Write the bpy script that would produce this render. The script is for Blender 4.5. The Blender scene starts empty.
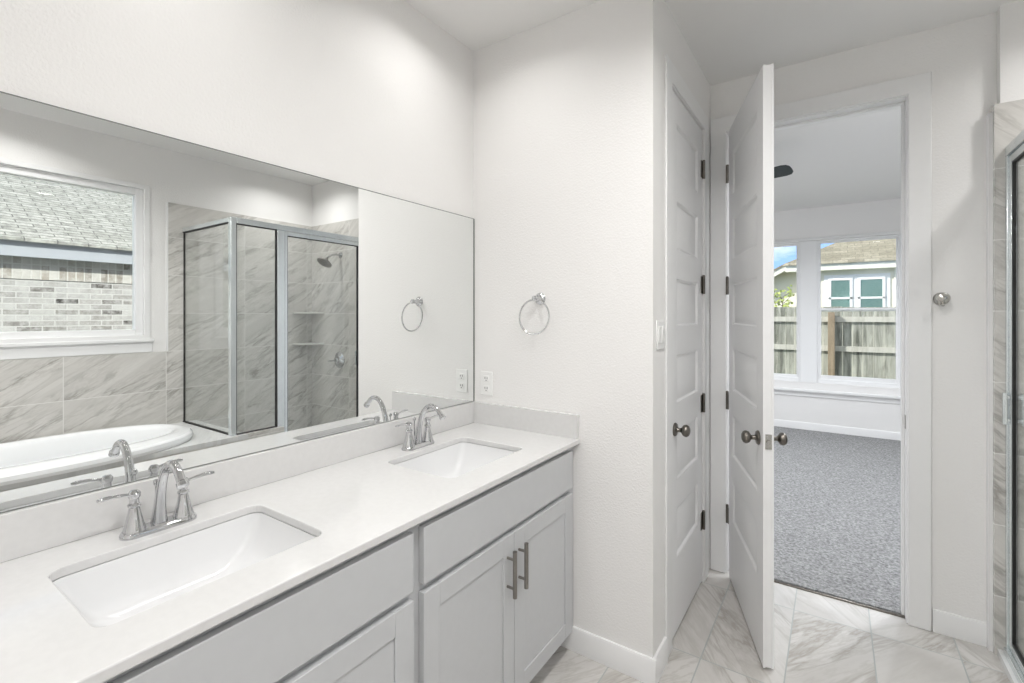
import bpy, bmesh, math, random
from mathutils import Vector, Matrix
random.seed(7)
PI = math.pi
SC = bpy.context.scene
COL = SC.collection

# ------------------------------------------------------------------ camera
cam = bpy.data.cameras.new('camera')
cam.sensor_width = 36.0
cam.lens = 473.71 / 1024 * 36.0
cam.shift_y = -25.84 / 1024
cam.clip_start = 0.02
cam.clip_end = 200
cam_o = bpy.data.objects.new('camera', cam)
COL.objects.link(cam_o)
cam_o.location = (1.477, 0.0, 1.4324)
cam_o.rotation_euler = (PI / 2, 0, 0.5974)
SC.camera = cam_o

# ------------------------------------------------------------------ exposure
SC.view_settings.view_transform = 'Standard'
SC.view_settings.look = 'None'
SC.view_settings.gamma = 1.0
SC.view_settings.use_curve_mapping = False
SC.view_settings.exposure = 0.03
SC.cycles.max_bounces = 14
SC.cycles.diffuse_bounces = 7
SC.cycles.glossy_bounces = 6
SC.cycles.transparent_max_bounces = 24
SC.cycles.sample_clamp_indirect = 6.0
SC.cycles.use_denoising = True

CAN_W = 7.0          # watts of each ceiling can
SUN_E = 6.0
SKY_E = 1.5


# ------------------------------------------------------------------ node helpers
class NT:
    def __init__(s, tree):
        s.t = tree

    def n(s, typ, ins=None, **props):
        nd = s.t.nodes.new(typ)
        for k, v in props.items():
            setattr(nd, k, v)
        for k, v in (ins or {}).items():
            sock = nd.inputs[k]
            if isinstance(v, bpy.types.NodeSocket):
                s.t.links.new(v, sock)
            else:
                if isinstance(v, (tuple, list)) and len(v) == 3 and sock.type == 'RGBA':
                    v = (*v, 1)
                sock.default_value = v
        return nd

    def m(s, op, a, b=None, c=None, clamp=False):
        ins = {0: a}
        if b is not None:
            ins[1] = b
        if c is not None:
            ins[2] = c
        return s.n('ShaderNodeMath', ins, operation=op, use_clamp=clamp).outputs[0]

    def mix(s, f, a, b):
        nd = s.n('ShaderNodeMix', data_type='RGBA')
        for idx, v in ((0, f), (6, a), (7, b)):
            sock = nd.inputs[idx]
            if isinstance(v, bpy.types.NodeSocket):
                s.t.links.new(v, sock)
            else:
                sock.default_value = (*v, 1) if isinstance(v, (tuple, list)) and len(v) == 3 else v
        return nd.outputs[2]

    def rng(s, v, a, b, c, d):
        return s.n('ShaderNodeMapRange', {0: v, 1: a, 2: b, 3: c, 4: d}, clamp=True).outputs[0]


def new_mat(name):
    m = bpy.data.materials.new(name)
    m.use_nodes = True
    m.node_tree.nodes.clear()
    return m, NT(m.node_tree)


def finish(N, shader):
    out = N.n('ShaderNodeOutputMaterial')
    N.t.links.new(shader, out.inputs[0])


def bsdf(N, color, rough=0.5, metal=0.0, normal=None, coat=0.0, spec=0.5):
    ins = {'Base Color': color, 'Roughness': rough, 'Metallic': metal, 'Coat Weight': coat, 'Specular IOR Level': spec}
    if coat:
        ins['Coat Roughness'] = 0.05
    if normal is not None:
        ins['Normal'] = normal
    return N.n('ShaderNodeBsdfPrincipled', ins).outputs[0]


def flat(name, color, rough=0.5, metal=0.0, coat=0.0, var=0.0, scale=30, bump=0.0, spec=0.5, dist=0.002):
    """a plain painted / metal / ceramic surface with slight procedural mottling and bump"""
    m, N = new_mat(name)
    tc = N.n('ShaderNodeTexCoord').outputs['Object']
    nz = N.n('ShaderNodeTexNoise', {'Vector': tc, 'Scale': scale, 'Detail': 3.0, 'Roughness': 0.55}).outputs[0]
    c2 = tuple(c * (1 - var) for c in color)
    col = N.mix(N.rng(nz, .35, .65, 0, 1), color, c2) if var else color
    nor = None
    if bump:
        nor = N.n('ShaderNodeBump', {'Height': nz, 'Strength': bump, 'Distance': dist}).outputs[0]
    finish(N, bsdf(N, col, rough, metal, nor, coat, spec))
    return m


def marble(name, ax, size, off, base, vein, grout, gw=0.004, theta=0.6, strength=0.8, rough=0.22, mirror=False, scale=1.0):
    m, N = new_mat(name)
    tc = N.n('ShaderNodeTexCoord').outputs['Object']
    sp = N.n('ShaderNodeSeparateXYZ', {0: tc})
    u, v = sp.outputs[ax[0]], sp.outputs[ax[1]]
    tu = N.m('DIVIDE', N.m('SUBTRACT', u, off[0]), size[0])
    tv = N.m('DIVIDE', N.m('SUBTRACT', v, off[1]), size[1])
    cell = N.n('ShaderNodeCombineXYZ', {0: N.m('ADD', N.m('FLOOR', tu), .5), 1: N.m('ADD', N.m('FLOOR', tv), .5), 2: 3.7})
    wn = N.n('ShaderNodeTexWhiteNoise', {'Vector': cell.outputs[0]}, noise_dimensions='3D')
    rc = N.n('ShaderNodeSeparateColor', {0: wn.outputs['Color']})
    if mirror:
        sgn = N.m('SUBTRACT', N.m('MULTIPLY', N.m('GREATER_THAN', rc.outputs[2], .5), 2.0), 1.0)
        uu = N.m('MULTIPLY', u, sgn)
    else:
        uu = u
    p = N.n('ShaderNodeCombineXYZ', {0: N.m('ADD', uu, N.m('MULTIPLY', rc.outputs[0], 5.0)), 1: N.m('ADD', v, N.m('MULTIPLY', rc.outputs[1], 5.0)), 2: 0.0}).outputs[0]
    r = N.n('ShaderNodeMapping', {'Vector': p, 'Rotation': (0, 0, -theta)}).outputs[0]
    r = N.n('ShaderNodeMapping', {'Vector': r, 'Scale': (0.55 * scale, 3.2 * scale, 1)}).outputs[0]
    n1 = N.n('ShaderNodeTexNoise', {'Vector': r, 'Scale': 2.0, 'Detail': 6.0, 'Roughness': .62, 'Distortion': .5}).outputs[0]
    n2 = N.n('ShaderNodeTexNoise', {'Vector': r, 'Scale': 1.3, 'Detail': 2.0, 'Roughness': .5}).outputs[0]
    n3 = N.n('ShaderNodeTexNoise', {'Vector': r, 'Scale': 6.0, 'Detail': 5.0, 'Roughness': .65, 'Distortion': .3}).outputs[0]
    v1 = N.rng(N.m('ABSOLUTE', N.m('SUBTRACT', n1, .5)), 0, .05, 1, 0)
    v2 = N.rng(N.m('ABSOLUTE', N.m('SUBTRACT', n3, .48)), 0, .06, .45, 0)
    mask = N.rng(n2, .40, .62, 0.14, 1)
    vv = N.m('MULTIPLY', N.m('MULTIPLY', N.m('MAXIMUM', v1, v2), mask), strength, clamp=True)
    soft = N.m('MULTIPLY', N.rng(n1, .3, .75, 0, .35), strength)
    c0 = N.mix(soft, base, vein)
    c1 = N.mix(vv, c0, vein)
    eu = N.m('MULTIPLY', N.m('SUBTRACT', .5, N.m('ABSOLUTE', N.m('SUBTRACT', N.m('FRACT', tu), .5))), size[0])
    ev = N.m('MULTIPLY', N.m('SUBTRACT', .5, N.m('ABSOLUTE', N.m('SUBTRACT', N.m('FRACT', tv), .5))), size[1])
    g = N.m('LESS_THAN', N.m('MINIMUM', eu, ev), gw / 2)
    c2 = N.mix(g, c1, grout)
    rg = N.m('ADD', rough, N.m('MULTIPLY', g, .5))
    bp = N.n('ShaderNodeBump', {'Height': N.m('SUBTRACT', 1.0, g), 'Strength': .25, 'Distance': .001}).outputs[0]
    finish(N, bsdf(N, c2, rg, 0, bp))
    return m


def brick(name, ax, bw, bh, mortar, cols, mcol, bump=.6, rough=.85, squash=False):
    m, N = new_mat(name)
    tc = N.n('ShaderNodeTexCoord').outputs['Object']
    sp = N.n('ShaderNodeSeparateXYZ', {0: tc})
    p = N.n('ShaderNodeCombineXYZ', {0: sp.outputs[ax[0]], 1: sp.outputs[ax[1]], 2: 0.0}).outputs[0]
    bt = N.n('ShaderNodeTexBrick', {'Vector': p, 'Color1': (0, 0, 0), 'Color2': (1, 1, 1), 'Mortar': (.5, .5, .5), 'Scale': 1.0, 'Mortar Size': mortar, 'Mortar Smooth': .2,
                                    'Bias': 0.0, 'Brick Width': bw, 'Row Height': bh}, offset=0.0 if squash else .5)
    cr = N.n('ShaderNodeValToRGB', {0: bt.outputs[0]})
    el = cr.color_ramp.elements
    el[0].position, el[0].color = 0, (*cols[0], 1)
    el[1].position, el[1].color = 1, (*cols[-1], 1)
    for i, c in enumerate(cols[1:-1]):
        e = el.new((i + 1) / (len(cols) - 1))
        e.color = (*c, 1)
    nz = N.n('ShaderNodeTexNoise', {'Vector': tc, 'Scale': 14.0, 'Detail': 6.0, 'Roughness': .7}).outputs[0]
    c1 = N.mix(N.rng(nz, .42, .62, 0, .6), cr.outputs[0], mcol)
    c = N.mix(bt.outputs[1], c1, mcol)
    hgt = N.m('ADD', N.m('SUBTRACT', 1.0, bt.outputs[1]), N.m('MULTIPLY', nz, .3))
    bp = N.n('ShaderNodeBump', {'Height': hgt, 'Strength': bump, 'Distance': .006}).outputs[0]
    finish(N, bsdf(N, c, rough, 0, bp, 0, .2))
    return m


def glass_thin(name, tint, rough=0.0, ior=1.45):
    m, N = new_mat(name)
    bf = N.n('ShaderNodeNewGeometry').outputs['Backfacing']
    fr = N.n('ShaderNodeFresnel', {'IOR': N.m('ADD', ior, N.m('MULTIPLY', bf, 1 / ior - ior))}).outputs[0]
    tr = N.n('ShaderNodeBsdfTransparent', {'Color': tint}).outputs[0]
    gl = N.n('ShaderNodeBsdfGlossy', {'Color': (1, 1, 1), 'Roughness': rough}).outputs[0]
    mx = N.n('ShaderNodeMixShader', {0: N.m('MULTIPLY', fr, .9), 1: tr, 2: gl}).outputs[0]
    finish(N, mx)
    return m


def emit(name, color, strength):
    m, N = new_mat(name)
    finish(N, N.n('ShaderNodeEmission', {'Color': color, 'Strength': strength}).outputs[0])
    return m


# ------------------------------------------------------------------ sky and sun
w = bpy.data.worlds.new('sky')
SC.world = w
w.use_nodes = True
w.node_tree.nodes.clear()
N = NT(w.node_tree)
g = N.n('ShaderNodeTexCoord').outputs['Generated']
sz = N.n('ShaderNodeSeparateXYZ', {0: g}).outputs[2]
mp = N.n('ShaderNodeMapping', {'Vector': g, 'Scale': (1, 1, 2.6)}).outputs[0]
cn = N.n('ShaderNodeTexNoise', {'Vector': mp, 'Scale': 5.5, 'Detail': 8.0, 'Roughness': .6, 'Distortion': .3}).outputs[0]
blue = N.mix(N.rng(sz, 0.0, .35, 0, 1), (.22, .46, .92), (.55, .68, .92))
sky = N.mix(N.m('MAXIMUM', N.rng(cn, .46, .68, 0, .9), N.rng(sz, .25, .6, 0, .85)), blue, (.95, .96, 1.0))
bg = N.n('ShaderNodeBackground', {'Color': sky, 'Strength': SKY_E})
wo = N.n('ShaderNodeOutputWorld')
w.node_tree.links.new(bg.outputs[0], wo.inputs[0])

sun = bpy.data.lights.new('sun', 'SUN')
sun.energy = SUN_E
sun.angle = .02
sun.color = (1.0, .955, .89)
sun_o = bpy.data.objects.new('sun', sun)
COL.objects.link(sun_o)
sun_o.rotation_euler = Vector((.8, .5, -.62)).to_track_quat('-Z', 'Y').to_euler()

# ------------------------------------------------------------------ materials
M = {}
M['wall'] = flat('wall_paint', (.80, .792, .782), .65, bump=.38, scale=120, dist=.004, spec=.3)
M['ceil'] = flat('ceiling_paint', (.78, .775, .765), .8, bump=.15, scale=90, dist=.003, spec=.2)
M['trim'] = flat('trim_paint', (.80, .80, .80), .35, var=.01)
M['door'] = flat('door_paint', (.82, .822, .825), .38, var=.01)
M['cab'] = flat('cabinet_paint', (.515, .523, .533), .4, var=.02)
M['quartz'] = flat('white_quartz', (.655, .652, .648), .13, var=.03, scale=55, coat=.3)
M['ceramic'] = flat('white_ceramic', (.73, .733, .738), .16, coat=.1, var=.005)
M['acrylic'] = flat('tub_acrylic', (.84, .85, .86), .12, coat=.4, var=.005)
M['chrome'] = flat('polished_chrome', (.63, .635, .645), .06, 1.0, var=.02)
M['pewter'] = flat('dark_pewter', (.20, .185, .165), .3, 1.0, var=.15, scale=60)
M['nickel'] = flat('satin_nickel', (.30, .285, .265), .32, 1.0, var=.08, scale=60)
M['steel'] = flat('bright_steel', (.50, .49, .46), .25, 1.0, var=.06, scale=60)
M['alu'] = flat('bright_aluminium', (.78, .82, .83), .22, .85, var=.03)
M['black'] = flat('black_gasket', (.012, .012, .012), .6)
M['edge'] = flat('mirror_edge_green', (.16, .17, .16), .4)
M['plastic'] = flat('white_plastic', (.82, .82, .81), .35)
M['slot'] = flat('dark_slot', (.10, .10, .10), .6)
M['vinyl'] = flat('window_vinyl', (.84, .845, .85), .4)
M['fan'] = flat('dark_fan_blade', (.03, .04, .042), .45, var=.2)
M['glass'] = glass_thin('window_glass', (.97, .985, .98))
M['sglass'] = glass_thin('shower_glass', (.975, .985, .981), ior=1.62)
M['nglass'] = flat('neighbour_pane', (.12, .24, .22), .08, .3)
M['dark'] = flat('toe_kick_shadow_board', (.40, .41, .42), .6)
TB, TV, TG = (.66, .645, .615), (.34, .325, .30), (.70, .69, .665)
M['tile_yz'] = marble('marble_wall_tile_yz', (1, 2), (.6, .3), (.347, .252), TB, TV, TG, theta=.55, strength=1.0, scale=1.5)
M['tile_xz'] = marble('marble_wall_tile_xz', (0, 2), (.6, .3), (2.28, .252), TB, TV, TG, theta=-.7, strength=1.0, scale=1.5)
M['tile_fl'] = marble('marble_floor_tile', (0, 1), (.3, .6), (.115, .28), (.575, .56, .54), (.27, .245, .21), (.33, .35, .34), gw=.005, theta=.95, strength=.62, rough=.2, mirror=True)
M['tile_dk'] = marble('marble_deck_tile', (0, 1), (.6, .6), (2.0, .48), (.66, .665, .66), (.40, .40, .40), (.7, .7, .69), theta=.4, strength=.35)
M['shelf'] = marble('marble_shelf', (0, 1), (5, 5), (0, 0), (.66, .65, .62), (.35, .34, .32), TG, theta=.4, strength=.4)
M['brick'] = brick('white_washed_brick', (1, 2), .19, .058, .006, [(.03, .027, .025), (.17, .16, .15), (.36, .35, .335), (.43, .425, .41), (.22, .21, .195), (.44, .435, .425), (.33, .325, .31), (.48, .475, .465)], (.54, .535, .525))
M['soldier'] = brick('soldier_course_brick', (1, 2), .068, .25, .006, [(.16, .14, .12), (.36, .33, .29), (.48, .46, .43), (.54, .53, .5)], (.60, .59, .56), squash=True)
M['shingle'] = brick('grey_shingle', (1, 0), .24, .062, .005, [(.33, .33, .30), (.37, .375, .34), (.40, .40, .37), (.42, .42, .385)], (.13, .13, .12), bump=.9)
M['shingle2'] = brick('tan_shingle', (0, 1), .30, .14, .006, [(.24, .22, .165), (.32, .295, .225), (.37, .34, .265)], (.16, .145, .11), bump=.9)
M['siding'] = flat('cream_siding', (.80, .765, .64), .7, var=.03, scale=4)
M['fascia'] = flat('grey_fascia', (.40, .425, .46), .5, var=.03, scale=6)
M['cream'] = flat('cream_fascia', (.82, .80, .70), .5, var=.03, scale=6)
M['leaf'] = flat('yellow_green_leaf', (.46, .55, .12), .5, var=.5, scale=20)
M['bark'] = flat('brown_bark', (.14, .10, .07), .8, var=.4)
M['lawn'] = flat('green_lawn', (.13, .18, .06), .9, var=.6, scale=25, bump=.6, dist=.03)


def wood_mat(name, c1, c2, c3):
    m, N = new_mat(name)
    tc = N.n('ShaderNodeTexCoord').outputs['Object']
    mp = N.n('ShaderNodeMapping', {'Vector': tc, 'Scale': (14, 14, 1.4)}).outputs[0]
    n1 = N.n('ShaderNodeTexNoise', {'Vector': mp, 'Scale': 1.0, 'Detail': 5.0, 'Roughness': .65, 'Distortion': .6}).outputs[0]
    sp = N.n('ShaderNodeSeparateXYZ', {0: tc})
    idx = N.n('ShaderNodeCombineXYZ', {0: N.m('FLOOR', N.m('DIVIDE', sp.outputs[0], .146))}).outputs[0]
    wn = N.n('ShaderNodeTexWhiteNoise', {'Vector': idx}).outputs[0]
    c = N.mix(N.rng(n1, .35, .62, 0, 1), c1, c2)
    c = N.mix(N.m('MULTIPLY', wn, .55), c, c3)
    bp = N.n('ShaderNodeBump', {'Height': n1, 'Strength': .4, 'Distance': .004}).outputs[0]
    finish(N, bsdf(N, c, .85, 0, bp, 0, .2))
    return m


M['fence'] = wood_mat('weathered_fence_wood', (.46, .465, .41), (.10, .105, .085), (.50, .50, .44))
M['rail'] = wood_mat('pale_fence_rail', (.58, .57, .52), (.42, .41, .36), (.55, .54, .5))
M['post'] = wood_mat('tan_post_wood', (.34, .27, .19), (.17, .125, .08), (.36, .29, .21))


def carpet_mat():
    m, N = new_mat('grey_carpet')
    tc = N.n('ShaderNodeTexCoord').outputs['Object']
    n1 = N.n('ShaderNodeTexNoise', {'Vector': tc, 'Scale': 62.0, 'Detail': 5.0, 'Roughness': .8}).outputs[0]
    n2 = N.n('ShaderNodeTexNoise', {'Vector': tc, 'Scale': 9.0, 'Detail': 4.0, 'Roughness': .6}).outputs[0]
    c = N.mix(N.rng(n1, .34, .66, 0, 1), (.11, .111, .113), (.50, .50, .50))
    c = N.mix(N.rng(n2, .35, .7, 0, .3), c, (.26, .26, .262))
    bp = N.n('ShaderNodeBump', {'Height': n1, 'Strength': 1.0, 'Distance': .012}).outputs[0]
    finish(N, bsdf(N, c, .95, 0, bp, 0, .1))
    return m


M['carpet'] = carpet_mat()


def mirror_mat():
    m, N = new_mat('silvered_mirror')
    finish(N, N.n('ShaderNodeBsdfGlossy', {'Color': (.90, .915, .91), 'Roughness': 0.0}).outputs[0])
    return m


M['mirror'] = mirror_mat()


# ------------------------------------------------------------------ mesh helpers
class MB:
    """collects shapes into one mesh"""

    def __init__(s):
        s.bm = bmesh.new()

    def box(s, x0, x1, y0, y1, z0, z1):
        vs = [s.bm.verts.new((x, y, z)) for x in (x0, x1) for y in (y0, y1) for z in (z0, z1)]
        for f in ((0, 1, 3, 2), (4, 6, 7, 5), (0, 4, 5, 1), (2, 3, 7, 6), (0, 2, 6, 4), (1, 5, 7, 3)):
            s.bm.faces.new([vs[i] for i in f])
        return s

    def loft(s, rings, cap0=True, cap1=True, closed=False):
        vr = [[s.bm.verts.new(p) for p in r] for r in rings]
        n = len(vr[0])
        pairs = list(zip(vr[:-1], vr[1:])) + ([(vr[-1], vr[0])] if closed else [])
        for a, b in pairs:
            for i in range(n):
                j = (i + 1) % n
                s.bm.faces.new((a[i], a[j], b[j], b[i]))
        if not closed:
            if cap0:
                s.bm.faces.new(list(reversed(vr[0])))
            if cap1:
                s.bm.faces.new(vr[-1])
        return s

    def lathe(s, prof, o=(0, 0, 0), axis=(0, 0, 1), n=24):
        """prof: (radius, height) pairs along axis from o"""
        q = Vector((0, 0, 1)).rotation_difference(Vector(axis).normalized())
        o = Vector(o)
        rings = [[o + q @ Vector((r * math.cos(2 * PI * i / n), r * math.sin(2 * PI * i / n), h)) for i in range(n)] for r, h in prof]
        return s.loft(rings)

    def cyl(s, a, b, r, n=20, r2=None):
        a, b = Vector(a), Vector(b)
        L = (b - a).length
        return s.lathe([(r, 0), (r if r2 is None else r2, L)], a, b - a, n)

    def tube(s, pts, rad, n=16, flat_=1.0, closed=False):
        """swept tube along pts with a radius per point"""
        pts = [Vector(p) for p in pts]
        k = len(pts)
        if not isinstance(rad, (list, tuple)):
            rad = [rad] * k
        rings = []
        ref = None
        for i, p in enumerate(pts):
            if closed:
                t = (pts[(i + 1) % k] - pts[i - 1]).normalized()
            else:
                t = (pts[min(i + 1, k - 1)] - pts[max(i - 1, 0)]).normalized()
            if ref is None:
                ref = t.orthogonal().normalized()
                if abs(t.z) < .9:
                    ref = Vector((0, 0, 1))
            u = (ref - t * ref.dot(t)).normalized()
            ref = u
            v = t.cross(u)
            rings.append([p + u * (rad[i] * flat_ * math.cos(2 * PI * j / n)) + v * (rad[i] * math.sin(2 * PI * j / n)) for j in range(n)])
        return s.loft(rings, closed=closed)

    def prism(s, outer, holes, z0, z1):
        """flat plate with holes, outline in x,y"""
        for flip, z in ((False, z1), (True, z0)):
            es = []
            for loop in [outer] + holes:
                vs = [s.bm.verts.new((x, y, z)) for x, y in loop]
                es += [s.bm.edges.new((vs[i], vs[(i + 1) % len(vs)])) for i in range(len(vs))]
            r = bmesh.ops.triangle_fill(s.bm, use_beauty=True, use_dissolve=False, edges=es)
        for loop in [outer] + holes:
            n = len(loop)
            a = [s.bm.verts.new((x, y, z0)) for x, y in loop]
            b = [s.bm.verts.new((x, y, z1)) for x, y in loop]
            for i in range(n):
                s.bm.faces.new((a[i], a[(i + 1) % n], b[(i + 1) % n], b[i]))
        bmesh.ops.remove_doubles(s.bm, verts=s.bm.verts, dist=1e-6)
        return s

    def poly(s, pts, ext):
        """polygon extruded by vector"""
        e = Vector(ext)
        return s.loft([[Vector(p) for p in pts], [Vector(p) + e for p in pts]])

    def xf(s, mat):
        bmesh.ops.transform(s.bm, matrix=mat, verts=s.bm.verts)
        return s

    def build(s, name, mat, parent=None, bevel=0.0, seg=2, smooth=True, loc=None):
        bmesh.ops.recalc_face_normals(s.bm, faces=s.bm.faces)
        me = bpy.data.meshes.new(name)
        s.bm.to_mesh(me)
        s.bm.free()
        me.materials.append(mat)
        if smooth:
            for p in me.polygons:
                p.use_smooth = True
            me.set_sharp_from_angle(angle=math.radians(32))
        o = bpy.data.objects.new(name, me)
        COL.objects.link(o)
        if parent:
            o.parent = parent
        if loc:
            o.location = loc
        if bevel:
            b = o.modifiers.new('bevel', 'BEVEL')
            b.width = bevel
            b.segments = seg
            b.limit_method = 'ANGLE'
            b.angle_limit = math.radians(40)
            b.harden_normals = False
        return o


def tag(o, label, cat, group=None, kind=None):
    o['label'] = label
    o['category'] = cat
    if group:
        o['group'] = group
    if kind:
        o['kind'] = kind
    return o


def thing(name, label, cat, loc=(0, 0, 0), rotz=0.0, group=None, kind=None):
    o = bpy.data.objects.new(name, None)
    o.empty_display_size = .05
    COL.objects.link(o)
    o.location = loc
    o.rotation_euler = (0, 0, rotz)
    return tag(o, label, cat, group, kind)


def struct(mb, name, mat, label=None, cat=None, bevel=0.0):
    o = mb.build(name, mat, bevel=bevel)
    o['kind'] = 'structure'
    if label:
        o['label'] = label
    if cat:
        o['category'] = cat
    return o


def copy_tree(o, parent=None):
    c = o.copy()
    COL.objects.link(c)
    if parent:
        c.parent = parent
    for ch in list(o.children):
        copy_tree(ch, c)
    return c


def rrect(cx, cy, w, h, r, n=6):
    pts = []
    for (sx, sy, a0) in ((1, 1, 0), (-1, 1, PI / 2), (-1, -1, PI), (1, -1, 3 * PI / 2)):
        for i in range(n + 1):
            a = a0 + PI / 2 * i / n
            pts.append((cx + sx * (w / 2 - r) + r * math.cos(a), cy + sy * (h / 2 - r) + r * math.sin(a)))
    return pts


def sell(cx, cy, a, b, e=2.3, n=64):
    """superellipse, a along x, b along y"""
    pts = []
    for i in range(n):
        t = 2 * PI * i / n
        c, s_ = math.cos(t), math.sin(t)
        pts.append((cx + a * math.copysign(abs(c) ** (2 / e), c), cy + b * math.copysign(abs(s_) ** (2 / e), s_)))
    return pts


# ------------------------------------------------------------------ main dimensions
YE, XE, YB, XW, ZC = 1.832, .894, 2.861, 2.88, 2.74
YS = 2.80                                  # face of the shower's end wall
YF = 6.95                                  # far bedroom wall
GX = 2.085                                 # shower glass plane
PY = 1.672                                 # shower return panel plane
Y0 = -1.30                                 # wall behind the camera

# ------------------------------------------------------------------ setting: bathroom shell
struct(MB().box(-.1, 3.0, Y0 - .1, 2.897, -.12, 0), 'floor', M['tile_fl'], 'grey and white marble look floor tiles of the bathroom', 'floor')
struct(MB().box(-.1, 3.0, Y0 - .1, 2.981, ZC, ZC + .1), 'ceiling', M['ceil'], 'flat white ceiling over the bathroom', 'ceiling')
struct(MB().box(-.1, 0, Y0 - .1, 2.981, -.12, ZC), 'wall_left', M['wall'], 'white textured wall behind the vanity mirror', 'wall')
struct(MB().box(0, XE, YE, YE + .1, 0, ZC), 'wall_end', M['wall'], 'white wall with the towel ring at the end of the vanity', 'wall')
struct(MB().box(XE - .1, XE, YE + .1, 2.06, 0, ZC).box(XE - .1, XE, 2.70, YB, 0, ZC).box(XE - .1, XE, 2.06, 2.70, 2.47, ZC),
       'wall_closet', M['wall'], 'short white wall holding the closed closet door', 'wall')
struct(MB().box(.0, .967, YB, 2.981, 0, ZC).box(1.772, 3.0, YB, 2.981, 0, ZC).box(.967, 1.772, YB, 2.981, 2.47, ZC),
       'wall_back', M['wall'], 'white wall around the bedroom doorway', 'wall')
WY0, WY1, WZ0, WZ1 = .05, 1.425, 1.262, 2.412
struct(MB().box(XW, 3.0, Y0 - .1, WY0, -.12, ZC).box(XW, 3.0, WY1, YB, -.12, ZC).box(XW, 3.0, WY0, WY1, -.12, WZ0).box(XW, 3.0, WY0, WY1, WZ1, ZC),
       'wall_right', M['wall'], 'white wall with the tub window, seen in the mirror', 'wall')
struct(MB().box(0, XW, Y0 - .1, Y0, 0, ZC), 'wall_front', M['wall'])
struct(MB().box(2.056, XW, YS + .012, YB, 2.325, ZC), 'wall_shower', M['wall'], 'white painted wall above the shower tile', 'wall')
# tile on the walls
struct(MB().box(XW - .011, XW, -.6, 1.56, .5, 1.152).box(XW - .012, XW, 1.56, YS, 0, 2.325), 'wall_tile_tub', M['tile_yz'],
       'marble look tile on the wall behind the tub and shower, seen in the mirror', 'wall tile')
struct(MB().box(2.036, XW - .012, YS, YB, 0, 2.325), 'wall_tile_shower', M['tile_xz'], 'marble look tile on the shower end wall with the shower head', 'wall tile')
struct(MB().box(2.022, 2.036, YS + .02, YB, 0, 2.3), 'trim_tile_edge', M['trim'], 'thin white vertical trim beside the shower tile', 'trim')
struct(MB().box(XW - .013, XW, 1.548, 1.56, 1.152, 2.325), 'trim_tile_corner', M['trim'], 'thin pale edge of the shower tile next to the window wall', 'trim')


# baseboards
def baseboard(name, a, b, nx, ny, label):
    """a,b floor points on the wall face; n = inward normal"""
    mb = MB()
    prof = [(0, 0), (.014, 0), (.014, .088), (.009, .1), (0, .1)]
    r0 = [(a[0] + nx * d, a[1] + ny * d, z) for d, z in prof]
    r1 = [(b[0] + nx * d, b[1] + ny * d, z) for d, z in prof]
    mb.loft([r0, r1])
    return struct(mb, name, M['trim'], label, 'baseboard')


baseboard('baseboard_end', (.47, YE), (XE + .014, YE), 0, -1, 'white baseboard at the foot of the towel ring wall')
baseboard('baseboard_closet', (XE, YE + .0002), (XE, 1.985), 1, 0, 'short white baseboard beside the closet door casing')
baseboard('baseboard_back', (1.846, YB), (2.022, YB), 0, -1, 'white baseboard between the doorway and the shower')
baseboard('baseboard_bedroom', (-1.6, YF), (3.3, YF), 0, -1, 'white baseboard under the bedroom window')

# ------------------------------------------------------------------ setting: bedroom shell
struct(MB().box(-1.7, 0, 2.881, 2.981, 0, 2.9).box(3.0, 3.4, 2.881, 2.981, 0, 2.9).box(0, 3.0, 2.881, 2.981, ZC + .1, 2.9), 'wall_bedroom_near', M['wall'])
struct(MB().box(-1.7, -1.6, 2.981, YF + .1, 0, 2.9), 'wall_bedroom_left', M['wall'])
struct(MB().box(3.3, 3.4, 2.981, YF + .1, 0, 2.9), 'wall_bedroom_right', M['wall'])
BX0, BX1, BZ0, BZ1 = .33, 2.105, .60, 2.362
struct(MB().box(-1.6, BX0, YF, YF + .12, -.12, 2.9).box(BX1, 3.3, YF, YF + .12, -.12, 2.9).box(BX0, BX1, YF, YF + .12, -.12, BZ0).box(BX0, BX1, YF, YF + .12, BZ1, 2.9),
       'wall_bedroom_far', M['wall'], 'bedroom wall with the double window, seen through the doorway', 'wall')
struct(MB().box(-1.6, 3.3, 2.981, YF, 2.77, 2.9).box(-1.6, 3.3, 2.981, 4.25, 2.735, 2.77), 'ceiling_bedroom', M['ceil'], 'bedroom ceiling seen through the doorway', 'ceiling')
cp = MB().box(-1.6, 3.3, 2.985, YF, -.1, .012).box(.986, 1.753, 2.913, 2.985, -.1, .012).build('bedroom_carpet', M['carpet'])
tag(cp, 'grey cut pile carpet covering the bedroom floor', 'carpet', kind='stuff')
struct(MB().box(.985, 1.754, 2.897, 2.913, -.05, .009), 'trim_threshold', M['pewter'], 'thin dark strip between floor tile and bedroom carpet', 'threshold', bevel=.003)


# door casings and jambs
def casing_yplane(name, x0, x1, ztop, y, wd, label):
    mb = MB().poly([(x0 - wd, y, 0), (x0 - .006, y, 0), (x0 - .006, y, ztop + .006), (x1 + .006, y, ztop + .006), (x1 + .006, y, 0), (x1 + wd, y, 0), (x1 + wd, y, ztop + wd), (x0 - wd, y, ztop + wd)], (0, -.017, 0))
    return struct(mb, name, M['trim'], label, 'door casing', bevel=.003)


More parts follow.
